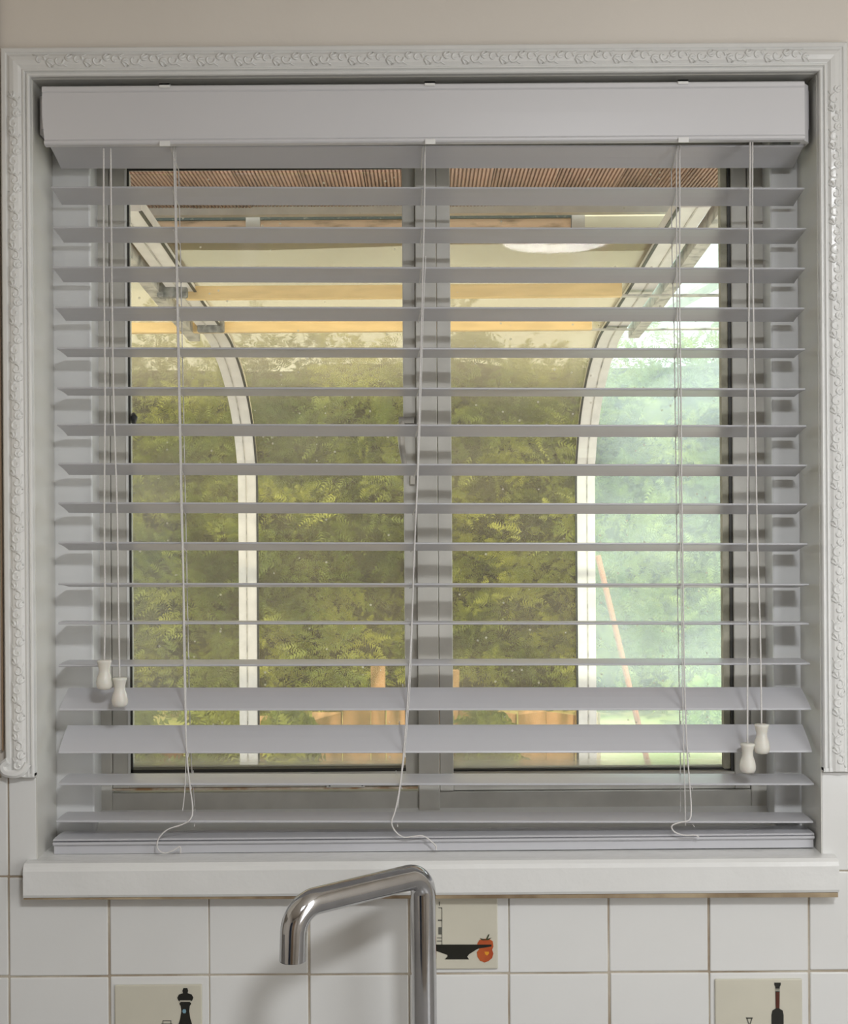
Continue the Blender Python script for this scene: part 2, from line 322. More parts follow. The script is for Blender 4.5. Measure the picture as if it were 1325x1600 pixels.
# ------------------------------------------------------------------ embossed moulding
MW = 0.0315
mprof = [(0, 0.0), (0, 0.008), (0.0012, 0.0098), (0.0028, 0.0098), (0.0038, 0.0075), (0.0048, 0.0072), (0.0058, 0.0100), (0.0072, 0.0100), (0.0082, 0.0085), (0.0092, 0.0088),
         (0.012, 0.0112), (0.0165, 0.0122), (0.021, 0.0112), (0.0238, 0.0086), (0.0250, 0.0084), (0.0262, 0.0100), (0.0300, 0.0095), (MW, 0.0080), (MW, 0.0)]
def moulding(name, p0, along, outw, L, mit0, mit1):
    along, outw, p0 = Vector(along), Vector(outw), Vector(p0); up = Vector((0, -1, 0))
    a = [p0 + along * (-w_ * mit0) + outw * w_ + up * h for w_, h in mprof]
    b = [p0 + along * (L + w_ * mit1) + outw * w_ + up * h for w_, h in mprof]
    k = len(a)
    o = MB().add(a + b, [(i, (i + 1) % k, k + (i + 1) % k, k + i) for i in range(k)] + [tuple(range(k))[::-1], tuple(range(k, 2 * k))]).build(name, M['gloss'])
    # scroll relief
    rl = MB(); s = 0.012; flip = 1
    def pt(ss, ww):
        ww = min(max(ww, 0.0095), 0.0238)
        h = 0.0121 - 60 * (ww - 0.0165) ** 2
        return p0 + along * ss + outw * ww + up * h
    while s < L - 0.012:
        c = 0.0165
        sp = [pt(s + (0.0062 - 0.00052 * k2) * math.cos(k2 * 0.55) * 1.0, c + flip * (0.0062 - 0.00052 * k2) * math.sin(k2 * 0.55)) for k2 in range(11)]
        rl.tube(sp, [0.00155 - 0.00006 * k2 for k2 in range(11)], 5)
        for a0, l0 in ((-1.0, .008), (-0.4, .0095), (0.25, .0085)):
            ln = [pt(s + 0.0065 + math.cos(a0) * l0 * t_ , c - flip * 0.003 + flip * (math.sin(a0) * l0 * t_ + 0.0025 * math.sin(t_ * 3.1))) for t_ in (0, .25, .5, .75, 1)]
            rl.tube(ln, [0.0006, 0.0014, 0.0016, 0.0011, 0.0004], 5)
        rl.tube([pt(s - 0.008 + 0.017 * t_, c + flip * (0.0066 - 0.003 * math.sin(t_ * 3.1))) for t_ in (0, .2, .4, .6, .8, 1)], 0.0009, 4)
        s += 0.0205; flip = -flip
    r = rl.build('scroll_relief', M['gloss'], o, smooth=True)
    return tag(o, kind='structure')
zt = ZT; zb = CAMZ - 0.2845
moulding('trim_1', (XL, 0, zt), (1, 0, 0), (0, 0, 1), XR - XL, 1, 1)
moulding('trim_2', (XL, 0, zb), (0, 0, 1), (-1, 0, 0), zt - zb, 0, 1)
moulding('trim_3', (XR, 0, zb), (0, 0, 1), (1, 0, 0), zt - zb, 0, 1)
# curled foot of the left moulding and small fillets under both
ft = MB(); ft.tube(smooth_path([(XL - 0.007, -0.008, zb + 0.014), (XL - 0.012, -0.010, zb + 0.006), (XL - 0.020, -0.011, zb + 0.003), (XL - 0.031, -0.010, zb + 0.005), (XL - 0.034, -0.009, zb + 0.012), (XL - 0.028, -0.009, zb + 0.017)]), 0.0045, 8)
ft.box((XL - MW - 0.004, -0.009, zb - 0.001), (XL, 0, zb + 0.003)); ft.box((XR, -0.009, zb - 0.001), (XR + MW + 0.004, 0, zb + 0.003))
tag(ft.build('trim_7', M['gloss'], bevel=0), kind='structure')

# ------------------------------------------------------------------ window frame and panes
win = empty('window_1', (0, 0.13, CAMZ - 0.348), 'white two light casement window with dirty glass behind the blind', kind='structure')
DF = 1.505
def rect(x0, y0, x1, y1, ya, yb, d=DF, mb=None):
    """bar given by photo pixels of its front face at depth d; edges kept square to the house"""
    ym, xm = (y0 + y1) / 2, (x0 + x1) / 2
    a, b = PX(x0, ym, d), PX(x1, ym, d); c, e = PZ(xm, y1, d), PZ(xm, y0, d)
    return (mb or MB()).box((a, ya, c), (b, yb, e))
top = ZT - 0.001
def xs(px): return PX(px, 800, DF)
def zs(py): return PZ(662, py, DF)
fr = MB()
fr.box((xs(136), .105, zs(1270)), (xs(172), .165, top)); fr.box((xs(1171), .105, zs(1270)), (xs(1203), .165, top))
fr.box((xs(172), .105, zs(1268)), (xs(652), .165, zs(1236))); fr.box((xs(652), .1052, zs(1268)), (xs(1171), .165, zs(1237)))
fr.box((xs(172), .105, zs(240)), (xs(1171), .165, top))
fr.build('outer_frame', M['frame'], win, bevel=0.0012)
MB().box((xs(651.5), .102, zs(1268)), (xs(684), .14, zs(236))).build('mullion', M['frame'], win, bevel=0.001)
sa = MB()
sa.box((xs(172.5), .1075, zs(1229)), (xs(198.5), .13, zs(241))); sa.box((xs(631), .1095, zs(1229)), (xs(651.5), .13, zs(241)))
sa.box((xs(198), .1080, zs(1229)), (xs(632), .13, zs(1206))); sa.box((xs(198), .1080, zs(257)), (xs(632), .128, zs(236)))
sash = sa.build('casement_sash', M['frame'], win, bevel=0.001)
MB().box((xs(197), .1065, zs(1206)), (xs(200), .13, zs(262))).build('glazing_bead', M['lampwhite'], win)
gk = MB()
gk.box((xs(200), .110, zs(1206)), (xs(203.4), .112, zs(262))); gk.box((xs(200), .110, zs(1206)), (xs(632), .135, zs(1201))); gk.box((xs(200), .110, zs(262)), (xs(632), .112, zs(256)))
gk.box((xs(1141), .110, zs(1210)), (xs(1146), .1115, zs(250))); gk.box((xs(703), .118, zs(1210)), (xs(1146), .135, zs(1206)))
gk.build('gasket', M['gasket'], win)
bd = MB()
bd.box((xs(684.5), .1035, zs(1236)), (xs(706), .13, zs(240))); bd.box((xs(1146), .1065, zs(1236)), (xs(1170), .13, zs(240)))
bd.box((xs(706), .1065, zs(1236)), (xs(1146), .15, zs(1209))); bd.box((xs(706), .1065, zs(252)), (xs(1146), .13, zs(236)))
bd.build('fixed_light_bead', M['frame'], win, bevel=0.001)
MB().box((xs(1131), .1117, zs(1206)), (xs(1146), .1238, zs(250))).build('inner_rebate', M['film'], win)
MB().box((xs(200), .124, zs(1206)), (xs(632), .128, zs(262))).build('pane', M['glass'], win)
MB().box((xs(704), .124, zs(1210)), (xs(1143), .128, zs(250))).build('pane', M['glass'], win)
MB().box((xs(172), .1062, zs(1232.5)), (xs(650), .12, zs(1229.5))).build('rusty_gap', M['rust'], win)
hg = MB(); hg.box((xs(507), .1045, zs(1229.5)), (xs(567), .11, zs(1222.5))); hg.build('hinge_plate', M['frame'], win, bevel=0.0006)
hh = MB(); hh.box((xs(511), .1038, zs(1227.5)), (xs(513.5), .1046, zs(1223.5))); hh.box((xs(562), .1038, zs(1227.5)), (xs(564.5), .1046, zs(1223.5))); hh.build('hinge_screw', M['dark'], win)
h = MB(); h.box((xs(624), .094, zs(662)), (xs(648), .1095, zs(652)))
h.tube([(xs(630), .096, zs(660)), (xs(627), .092, zs(672)), (xs(629), .090, zs(700)), (xs(633), .092, zs(728))], [0.003, 0.0042, 0.004, 0.003], 10)
h.build('handle', M['oldalu'], win, bevel=0, smooth=False)['label'] = 'grey metal casement handle'
MB().box((xs(641), .104, zs(757)), (xs(649), .1095, zs(742))).build('keeper', M['oldalu'], win, bevel=0.0008)
MB().tube([(xs(205), .118, zs(642)), (xs(208), .114, zs(648)), (xs(206), .118, zs(656))], [0.002, 0.0045, 0.003], 8).build('catch', M['dark'], win, smooth=True)

# ------------------------------------------------------------------ venetian blind
blind = empty('venetian_blind', (0, 0.03, CAMZ - 0.37), 'white wide slat venetian blind hanging in the window recess with uneven lower slats', 'blind')
DB = 1.415; SW = 0.045
# front edge: xl, yl, xr, yr, offset of the back edge in pixels
rows = [(78.7, 228, 1256, 227, 35), (79.8, 292, 1256.8, 294, 27.5), (82.8, 355, 1259.8, 357, 23.5), (82, 417.3, 1258, 419, 23), (86, 480, 1257, 481.5, 20.5), (88.5, 544, 1258, 545.5, 13), (89, 606, 1258.5, 608, 11),
        (89, 663, 1260, 665.5, 17), (91, 724.5, 1260.5, 727, 16.5), (91, 786, 1261, 788, 14.5), (91, 848, 1262, 850, 10.5), (91, 912.5, 1264, 913.5, 3.2), (91, 974, 1264, 975, -2.6),
        (91.5, 1040.5, 1265.5, 1037.5, -8), (92.5, 1110, 1267.5, 1109, -35), (91.5, 1177, 1268.8, 1175.5, -43.5), (90.5, 1226, 1272, 1226, -16), (88, 1284, 1270.5, 1285, -14.5), (83, 1313.5, 1272.3, 1303.8, -13)]
SL = []   # front z/back z for the cords
def slat_geo(xl, yl, xr, yr, o, th=0.0024):
    A = P(xl, yl, DB); B = P(xr, yr, DB); t = 0.0
    zf = (CY - (yl + yr) / 2) * DB / F
    for _ in range(12):
        zb_ = (CY - ((yl + yr) / 2 + o)) * (DB + SW * math.cos(t)) / F
        t = math.asin(max(-1, min(1, (zf - zb_) / SW)))
    cst, snt = math.cos(t), math.sin(t)
    N = Vector((0, snt, cst)); Dv = Vector((0, cst, -snt))
    m = MB(); top_, bot = [], []
    for s in (0, 0.03, 0.25, 0.5, 0.75, 0.97, 1.0):
        cr_ = 0.0009 * math.sin(math.pi * s); e = 0.35 if s in (0, 1.0) else 1.0
        top_.append((s, cr_ + th / 2 * e)); bot.append((s, cr_ - th / 2 * e))
    prof = top_ + bot[::-1]; k = len(prof)
    va = [A + Dv * (SW * s) + N * hh_ for s, hh_ in prof]; vb = [B + Dv * (SW * s) + N * hh_ for s, hh_ in prof]
    m.add(va + vb, [(i, (i + 1) % k, k + (i + 1) % k, k + i) for i in range(k)] + [tuple(range(k))[::-1], tuple(range(k, 2 * k))])
    return m, A, B, Dv
for i, r in enumerate(rows):
    m, A, B, Dv = slat_geo(*r); SL.append((A, B, Dv))
    o = m.build('slat', M['slat'], blind)
    if i in (14, 15): o['label'] = 'slat tipped towards the room'
# bottom rail
A = P(82.5, 1317, DB - 0.002); B = P(1272.8, 1306.5, DB - 0.002)
rp = [(0, 0), (0.0, -0.0022), (0.0045, -0.0050), (0.0045, -0.0135), (0.0060, -0.0142), (0.043, -0.0140), (0.046, -0.012), (0.047, 0.0)]
k = len(rp)
MB().add([A + Vector((0, y, z)) for y, z in rp] + [B + Vector((0, y, z)) for y, z in rp], [(i, (i + 1) % k, k + (i + 1) % k, k + i) for i in range(k)] + [tuple(range(k))[::-1], tuple(range(k, 2 * k))]).build('bottom_rail', M['slat'], blind)
# head rail and valance
zv1 = (PZ(65, 134, 1.395) + PZ(1262, 128, 1.395)) / 2; zv0 = (PZ(65, 227.5, 1.395) + PZ(1262, 219.5, 1.395)) / 2
vx0, vx1 = PX(66, 180, 1.395), PX(1257, 180, 1.395)
MB().box((XL + 0.004, 0.015, zv0 + 0.018), (XR - 0.004, 0.062, zv1 - 0.004)).build('head_rail', M['valance'], blind)
H = zv1 - zv0
vp = [(0, 0.0008), (-0.0015, 0.0022), (-0.0015, 0.0045), (0, 0.006), (-0.0006, 0.0065), (-0.0008, H * 0.5), (-0.0006, H - 0.0075), (0, H - 0.007), (-0.0014, H - 0.0055), (-0.0014, H - 0.0015), (0, H), (0.006, H), (0.006, 0)]
k = len(vp); y0 = CAMY + 1.395 + 0.0
val = MB().add([(vx0 + (0.0022 if z < H * 0.4 else 0.0), y0 + y, zv0 + z) for y, z in vp] + [(vx1, y0 + y, zv0 + z) for y, z in vp], [(i, (i + 1) % k, k + (i + 1) % k, k + i) for i in range(k)] + [tuple(range(k))[::-1], tuple(range(k, 2 * k))]).build('valance', M['valance'], blind)
cap = MB(); cap.hexa([(vx1 - 0.001, y0 + 0.0015, zv0 + 0.001), (vx1 + 0.0085, y0 + 0.014, zv0 + 0.001), (vx1 + 0.0085, y0 + 0.05, zv0 + 0.001), (vx1 - 0.001, y0 + 0.05, zv0 + 0.001),
                       (vx1 - 0.001, y0 + 0.0015, zv1 - 0.0005), (vx1 + 0.0085, y0 + 0.014, zv1 - 0.0005), (vx1 + 0.0085, y0 + 0.05, zv1 - 0.0005), (vx1 - 0.001, y0 + 0.05, zv1 - 0.0005)])
cap.build('valance_return', M['valance'], blind)
MB().box((vx0 - 0.003, y0 + 0.006, zv0 + 0.02), (vx0 + 0.001, y0 + 0.05, zv1 - 0.012)).build('valance_return', M['valance'], blind, bevel=0.0005)
for px in (258, 672, 1067):
    x = PX(px, 180, 1.395); c = MB(); c2 = MB()
    c2.box((x - .0056, y0 - .0030, zv0 - .0020), (x + .0056, y0 - .0016, zv0 + .0034))
    c2.build('valance_clip', M['clear'], blind)
    c.box((x - .0056, y0 - .0030, zv1 - .0002), (x + .0056, y0 + .0065, zv1 + .0016)); c.box((x - .0056, y0 - .0030, zv1 - .003), (x + .0056, y0 - .0018, zv1 + .0016))
    cl = c.build('valance_clip', M['clear'], blind)
# ladder cords
def slat_at(i, px):
    A, B, Dv = SL[i]; x = PX(px, 800, DB); t = (x - A.x) / (B.x - A.x)
    p = A.lerp(B, t); return p, p + Dv * SW
def ladder(front, back, lift, tail_, tail_r=0.00085):
    m = MB()
    f = [P(a, b, DB - 0.004) for a, b in front]; m.tube(smooth_path(f + [P(a, b, DB - 0.0105) for a, b in tail_], 5), tail_r, 6)
    if back:
        bk = [P(a, b, DB + SW + 0.003) for a, b in back]; m.tube(smooth_path(bk, 5), 0.0006, 5)
    if lift:
        lf = [P(a, b, DB - 0.0025) for a, b in lift]; m.tube(smooth_path(lf, 5), 0.0006, 5)
    def interp(path, y):
        for (a, b), (c, d) in zip(path, path[1:]):
            if b <= y <= d: return a + (c - a) * (y - b) / (d - b)
        return path[-1][0] if y > path[-1][1] else path[0][0]
    for i in range(0, len(rows) - 1):
        yy = (rows[i][1] + rows[i][3]) / 2
        px = interp(front, yy); p, q = slat_at(i, px)
        bx = interp(back, yy) if back else px - 6
        q.x = PX(bx, yy, DB + SW)
        up = Vector((0, 0, 0.0023)); dn = Vector((0, 0, -0.0022))
        m.tube([p + Vector((0, -0.004, -0.004)), p + Vector((0, -0.0015, -0.003)), q + Vector((0, 0.001, -0.0022)), q + Vector((0, 0.003, 0.004))], 0.0005, 4)
    return m.build('ladder_cord', M['cord'], blind, smooth=True)
ladder([(271, 228), (273, 300), (275, 400), (277, 500), (279, 600), (281, 700), (283, 800), (286, 900), (287, 1000), (289, 1100), (292, 1180), (297, 1230), (301, 1262)],
       [(279, 262), (282, 400), (284, 500), (286, 600), (288, 700), (290, 800), (292, 900), (294, 1000), (296, 1100), (299, 1190), (304, 1260)],
       [(274, 228), (277, 400), (281, 600), (285, 800), (289, 1000), (291, 1150), (289, 1230), (285, 1268)],
       [(298, 1279), (285, 1288), (262, 1296), (248, 1310), (246, 1325), (256, 1333), (270, 1329), (281, 1323), (282, 1333)])
ladder([(664, 226), (663, 320), (660, 450), (656, 600), (652, 750), (647, 870), (643, 980), (637, 1090), (632, 1160), (626, 1220), (618, 1265)],
       None, [(665, 400), (661, 500), (655, 700), (646, 900), (642, 1040), (635, 1150), (628, 1210), (621, 1262)],
       [(612, 1284), (617, 1298), (630, 1308), (645, 1307), (660, 1306), (672, 1313), (681, 1322), (681, 1328)])
ladder([(1062, 226), (1062, 330), (1062, 480), (1064, 620), (1065, 760), (1067, 900), (1069, 1040), (1073, 1160), (1078, 1230), (1080, 1265)],
       [(1049, 262), (1050, 400), (1053, 500), (1055, 650), (1057, 800), (1059, 950), (1061, 1060), (1063, 1180), (1063, 1270)],
       [(1057, 228), (1057, 330), (1058, 480), (1060, 620), (1062, 760), (1064, 900), (1066, 1040), (1068, 1160), (1070, 1230), (1071, 1290)],
       [(1077, 1281), (1062, 1285), (1050, 1290), (1053, 1299), (1068, 1305), (1086, 1305), (1092, 1308)])
# pull cords with tassels
def pull(pts, ty, name_l):
    DC = 1.398
    cd_ = MB().tube(smooth_path([P(a, b, DC) for a, b in pts], 6), 0.0009, 7).build('pull_cord', M['cord'], blind, smooth=True)
    p = P(pts[-1][0], ty, DC)
    hpx = 46 * DC / F
    pr_ = [(0.0034, 0), (0.0075, -0.0004), (0.0080, -0.0018), (0.0072, -0.004), (0.0058, -0.010), (0.0060, -0.014), (0.0078, -0.019), (0.0089, -0.0245), (0.0086, -0.029), (0.0068, -0.0318), (0.003, -0.0326)]
    ta = MB().lathe(pr_, (p.x, p.y, p.z), 24).build('tassel', M['tassel'], None, smooth=True)
    ta.parent = cd_; ta.matrix_parent_inverse = cd_.matrix_parent_inverse.copy() @ Matrix.Identity(4)
    ta.matrix_parent_inverse = (Matrix.Translation(blind.location) @ Matrix.Translation(-blind.location)).inverted()
pull([(162, 232), (162, 400), (164, 600), (163, 800), (164, 950), (163, 1033)], 1031, '')
pull([(173, 232), (174, 350), (177, 600), (183, 800), (185, 950), (187, 1060)], 1058, '')
pull([(1172, 222), (1171, 400), (1169, 600), (1168, 820), (1168, 1000), (1168, 1163)], 1161, '')
pull([(1176, 222), (1176, 400), (1180, 650), (1183, 820), (1188, 1000), (1190, 1133)], 1131, '')

# ------------------------------------------------------------------ kitchen tap
WT = CAMZ - 0.70
tap = empty('kitchen_tap', (0.0, -0.08, WT), 'chrome kitchen tap with angled swivel spout standing below the window', 'tap')
pts = []
def arc(a, b, c, r, n_=8):
    """rounded corner at b"""
    a, b, c = Vector(a), Vector(b), Vector(c); d1, d2 = (a - b).normalized(), (c - b).normalized()
    ang = d1.angle(d2); t = r / math.tan(ang / 2); p, q = b + d1 * t, b + d2 * t
    cen = b + (d1 + d2).normalized() * (r / math.sin(ang / 2)); v1, v2 = p - cen, q - cen; tot = v1.angle(v2)
    out = []
    for k_ in range(n_ + 1):
        s_ = k_ / n_; out.append(cen + v1 * (math.sin((1 - s_) * tot) / math.sin(tot)) + v2 * (math.sin(s_ * tot) / math.sin(tot)))
    return out
D1, D2 = 1.315, 1.215
riser_top = P(661, 1366, D1); base = Vector((riser_top.x + 0.001, riser_top.y, WT + 0.045))
el = P(460, 1415, D2); el.z = riser_top.z - 0.001; tip = P(451, 1500, D2); tip.x = el.x - 0.002; tip.y = el.y
path = [base] + arc(base, riser_top, el, 0.019, 10) + arc(riser_top, el, tip, 0.026, 12) + [tip]
RT = 0.0129
tb = MB().tube(path, RT, 32, cap=False)
tb.tube([tip, tip + Vector((0, 0, 0.006))], [0.0108, 0.0108], 32, cap=True)
ring = [tip + (path[-2] - tip).normalized() * 0.0]
tb.build('spout', M['chrome'], tap, smooth=True)
MB().lathe([(0.010, 0), (0.0125, 0.0), (0.0125, 0.001)], tuple(tip - Vector((0, 0, 0.0004))), 28).build('aerator', M['dark'], tap)
MB().lathe([(0.028, 0.0), (0.028, 0.006), (0.024, 0.009), (0.023, 0.030), (0.021, 0.048), (0.013, 0.052)], (base.x, base.y, WT), 32).build('tap_body', M['chrome'], tap, smooth=True)
MB().tube([(base.x + 0.02, base.y, WT + 0.03), (base.x + 0.045, base.y, WT + 0.034), (base.x + 0.085, base.y - 0.01, WT + 0.045)], [0.010, 0.007, 0.005], 16).build('lever', M['chrome'], tap, smooth=True)
wt = empty('worktop', (0, -0.3, WT), 'grey kitchen worktop running under the window', 'worktop')
MB().box((RX0, -0.62, WT - 0.038), (RX1, -0.0006, WT)).build('worktop_slab', M['worktop'], wt, bevel=0.003)
bc = empty('base_cabinet', (0, -0.3, 0), 'cream base cabinets below the grey worktop', 'cabinet')
MB().box((RX0 + 0.002, -0.58, 0.0), (RX1 - 0.002, -0.002, WT - 0.0385)).build('carcass', M['cabinet'], bc)
for k_ in range(4): MB().box((RX0 + 0.005 + k_ * 0.625, -0.600, 0.1), (RX0 + 0.62 + k_ * 0.625, -0.5805, WT - 0.045)).build('door', M['cabinet'], bc, bevel=0.003)

# wall cabinet at the left edge
cx = PX(4.5, 900, 1.4); zb_ = PZ(4, 1171, 1.4)
cab = empty('wall_cabinet', (cx - 0.3, -0.15, zb_), 'cream wall cabinet with brown edge at the left edge of the photo', 'cabinet')
MB().box((cx - 0.6, -0.30, zb_), (cx - 0.0012, -0.0036, 2.30)).build('carcass', M['cabinet'], cab, bevel=0.001)
MB().box((cx - 0.0012, -0.0035, zb_ - 0.001), (cx, -0.0003, 2.30)).build('edge_strip', M['wood'], cab)

# round ceiling light, off, and the downlight
cl_ = empty('ceiling_light', (0.33, -1.5, CEIL), 'round white ceiling light behind the camera, lighting the window wall', 'lamp')
MB().lathe([(0.27, 0), (0.27, -0.05), (0.262, -0.058), (0.235, -0.060), (0.235, -0.03), (0.0, -0.03)], (0.33, -1.5, CEIL), 48).build('rim', M['frame'], cl_, smooth=False)
MB().lathe([(0.233, -0.03), (0.233, -0.055), (0.2, -0.062), (0.0, -0.066)], (0.33, -1.5, CEIL), 48).build('diffuser', M['lampwhite'], cl_, smooth=True)

# ------------------------------------------------------------------ outside: ground, porch ceiling
tag(MB().box((-12, 0.25, -0.1), (12, 30, 0.0)).build('ground', M['ground']), 'dry sunlit lawn and sandy ground outside the window', kind='structure')
EX = CAMY
ZC = CAMZ + 0.82
pc = empty('porch_ceiling', (0, 1.2, ZC), 'brown ribbed timber board ceiling of the porch outside the window', 'ceiling')
bw = 0.158
bmesh_ = MB(); prof = [(0.0015, 0.020), (0.0015, 0.0)]
nr = 16; pit = (bw - 0.006) / nr
for k_ in range(nr):
    s0 = 0.003 + k_ * pit
    prof += [(s0 + pit * 0.10, 0.0), (s0 + pit * 0.18, 0.007), (s0 + pit * 0.48, 0.007), (s0 + pit * 0.58, 0.0)]
prof += [(bw - 0.0015, 0.0), (bw - 0.0015, 0.020)]
bmesh_.prism(prof, (0, 0, 0), (1, 0, 0), (0, 0, 1), (0, 1.78, 0))
bme = bmesh_.mesh('board'); bme.materials.append(M['deck'])
xb = PX(480, 270, 3.35)
for k_ in range(-9, 14):
    o = bpy.data.objects.new('board', bme); C.objects.link(o); o.parent = pc; o.matrix_parent_inverse = Matrix.Translation(-pc.location)
    o.location = (xb + k_ * bw, 0.26, ZC + random.uniform(0, 0.003))
MB().box((xb - 10 * bw, 0.255, ZC + 0.026), (xb + 15 * bw, 2.06, ZC + 0.05)).build('roof_sheet', M['oldalu'], pc)
# edge beam, fascia, gutter
de = 3.44
tag(MB().box((-4, 0.2505, 0.0), (4, EX + 7.0, 0.03)).build('bounce_patio', M['bounce_paving']), 'unseen pinkish grey slab added to bounce light onto the undersides of the slats', kind='structure')  # added out of view to throw pinkish light up under the slats
a = P(150, 329, de); b = P(1190, 329, de)
zz = CAMZ + (CY - 329) * de / F
MB().box((-1.6, EX + de, zz - 0.008), (2.2, EX + de + 0.03, ZC + 0.03)).build('edge_beam', M['alu'], pc)
fa = empty('porch_fascia', (0, EX + 3.5, zz - 0.1), 'weathered orange brown fascia board under the edge of the porch ceiling', 'board')
zf1 = CAMZ + (CY - 336) * 3.5 / F; zf0 = CAMZ + (CY - 379) * 3.5 / F
MB().box((PX(200, 360, 3.5), EX + 3.50, zf0), (PX(892, 360, 3.5), EX + 3.53, zf1 - 0.012)).build('board', M['fascia'], fa)
MB().box((PX(200, 360, 3.5), EX + 3.49, zf1 - 0.012), (PX(892, 360, 3.5), EX + 3.535, zf1 - 0.0)).build('top_batten', M['gutter'], fa)
MB().box((PX(385, 360, 3.5), EX + 3.488, zf0), (PX(407, 360, 3.5), EX + 3.50, zf1)).build('white_block', M['alu'], fa)
MB().box((PX(893, 360, 3.5), EX + 3.486, zf0 - 0.01), (PX(913, 360, 3.5), EX + 3.54, zf1)).build('white_block', M['alu'], fa)
MB().box((PX(913, 360, 3.52), EX + 3.52, PZ(662, 392, 3.52)), (PX(1075, 360, 3.52), EX + 3.54, zf1 + 0.02)).build('end_panel', M['panelbeige'], fa)
gt = MB(); gy = EX + 3.45
for (x0_, y0_, x1_, y1_, h0, h1) in ((150, 382, 420, 383.5, 10, 8), (420, 383.5, 640, 379, 8, 3)):
    A_, B_ = P(x0_, y0_, 3.45), P(x1_, y1_, 3.45); s_ = 3.45 / F / 2
    gt.hexa([(A_.x, gy, A_.z - h0 * s_), (B_.x, gy, B_.z - h1 * s_), (B_.x, gy + .03, B_.z - h1 * s_), (A_.x, gy + .03, A_.z - h0 * s_), (A_.x, gy, A_.z + h0 * s_), (B_.x, gy, B_.z + h1 * s_), (B_.x, gy + .03, B_.z + h1 * s_), (A_.x, gy + .03, A_.z + h0 * s_)])
gt.build('gutter', M['gutter'], fa)

# ------------------------------------------------------------------ curved lean-to
RP = [(5.0, -1.6), (5.0, -0.6), (5.0, 0.1), (4.965, 0.22), (4.90, 0.315), (4.81, 0.40), (4.70, 0.47), (4.56, 0.535), (4.40, 0.583), (4.255, 0.612), (3.9, 0.638), (3.54, 0.668), (3.2, 0.700), (2.95, 0.722)]
can = empty('curved_lean_to', (0, EX + 4.9, 0), 'white framed curved glazed lean-to canopy in the garden behind the window', 'canopy')
def sweep(x0, x1, i0, i1, off, th, name, m, par=can, smooth=False):
    vs = []; pts_ = [Vector((0, EX + d, CAMZ + z)) for d, z in RP[i0:i1]]
    pts_ = smooth_path(pts_, 3)
    for k_, p in enumerate(pts_):
        t = (pts_[min(k_ + 1, len(pts_) - 1)] - pts_[max(k_ - 1, 0)]).normalized(); nn = Vector((0, -t.z, t.y))   # towards the house / down
        if nn.y > 0: nn = -nn
        if nn.z > 0.2: nn = -nn
        a_, b_ = p + nn * off, p + nn * (off + th)
        vs += [(x0, a_.y, a_.z), (x1, a_.y, a_.z), (x1, b_.y, b_.z), (x0, b_.y, b_.z)]
    N_ = len(pts_); fs = [(4 * i + j, 4 * i + (j + 1) % 4, 4 * i + 4 + (j + 1) % 4, 4 * i + 4 + j) for i in range(N_ - 1) for j in range(4)]
    fs += [(0, 1, 2, 3), (4 * N_ - 4, 4 * N_ - 3, 4 * N_ - 2, 4 * N_ - 1)]
    return MB().add(vs, fs).build(name, m, par)
RXS = [-2.0, -0.685, 0.628, 1.95]
for k_, X in enumerate(RXS):
    r = sweep(X - 0.037, X + 0.037, 0, 14, -0.01, 0.035, 'rib', M['alu'])
    for nm, dx, wd, mt in (('glazing_cap', -0.006, 0.004, M['oldalu']), ('seal', 0.037, 0.008, M['gasket'])):
        sgn = 1 if X < 0 else -1
        q = sweep(X + sgn * dx - wd / 2, X + sgn * dx + wd / 2, 0, 14, 0.024, 0.003, nm, mt, None)
        q.parent = r
    s2 = -1 if X < 0 else 1
    sweep(min(X + s2 * 0.055, X + s2 * 0.09), max(X + s2 * 0.055, X + s2 * 0.09), 9, 14, 0.0, 0.04, 'roof_bar', M['oldalu'])
for k_ in range(3):
    sweep(RXS[k_] + 0.037, RXS[k_ + 1] - 0.037, 0, 13, 0.004, 0.004, 'curved_pane', M['poly_tint'] if k_ < 2 else M['poly_clear'])
def hbar(px0, px1, py0, py1, d, name, m, th=0.03, par=can):
    return MB().box((PX(px0, (py0 + py1) / 2, d), EX + d, PZ(662, py1, d)), (PX(px1, (py0 + py1) / 2, d), EX + d + th, PZ(662, py0, d))).build(name, m, par)
hbar(290, 972, 444.5, 464.5, 3.65, 'purlin', M['gold'])
hbar(150, 925, 500.5, 516.5, 4.12, 'purlin', M['gold'])
hbar(290, 1250, 462, 464.5, 3.66, 'thin_rail', M['oldalu']); hbar(150, 1250, 515, 517, 4.13, 'thin_rail', M['oldalu'])
for (x, y, d) in ((272, 452, 3.60), (332, 508, 4.08)):
    A_ = P(x, y, d); MB().box((A_.x - 0.05, A_.y, A_.z - 0.022), (A_.x + 0.035, A_.y + 0.03, A_.z + 0.02)).build('bracket', M['knuckle'], can, bevel=0.006)
A_ = P(347, 540, 4.6); MB().box((A_.x - 0.035, A_.y - 0.03, A_.z - 0.008), (A_.x + 0.035, A_.y, A_.z + 0.008)).build('bracket', M['knuckle'], can, bevel=0.003)
MB().tube([P(1150, 425, 4.3), P(990, 512, 4.6)], 0.022, 6).build('stay', M['oldalu'], can)

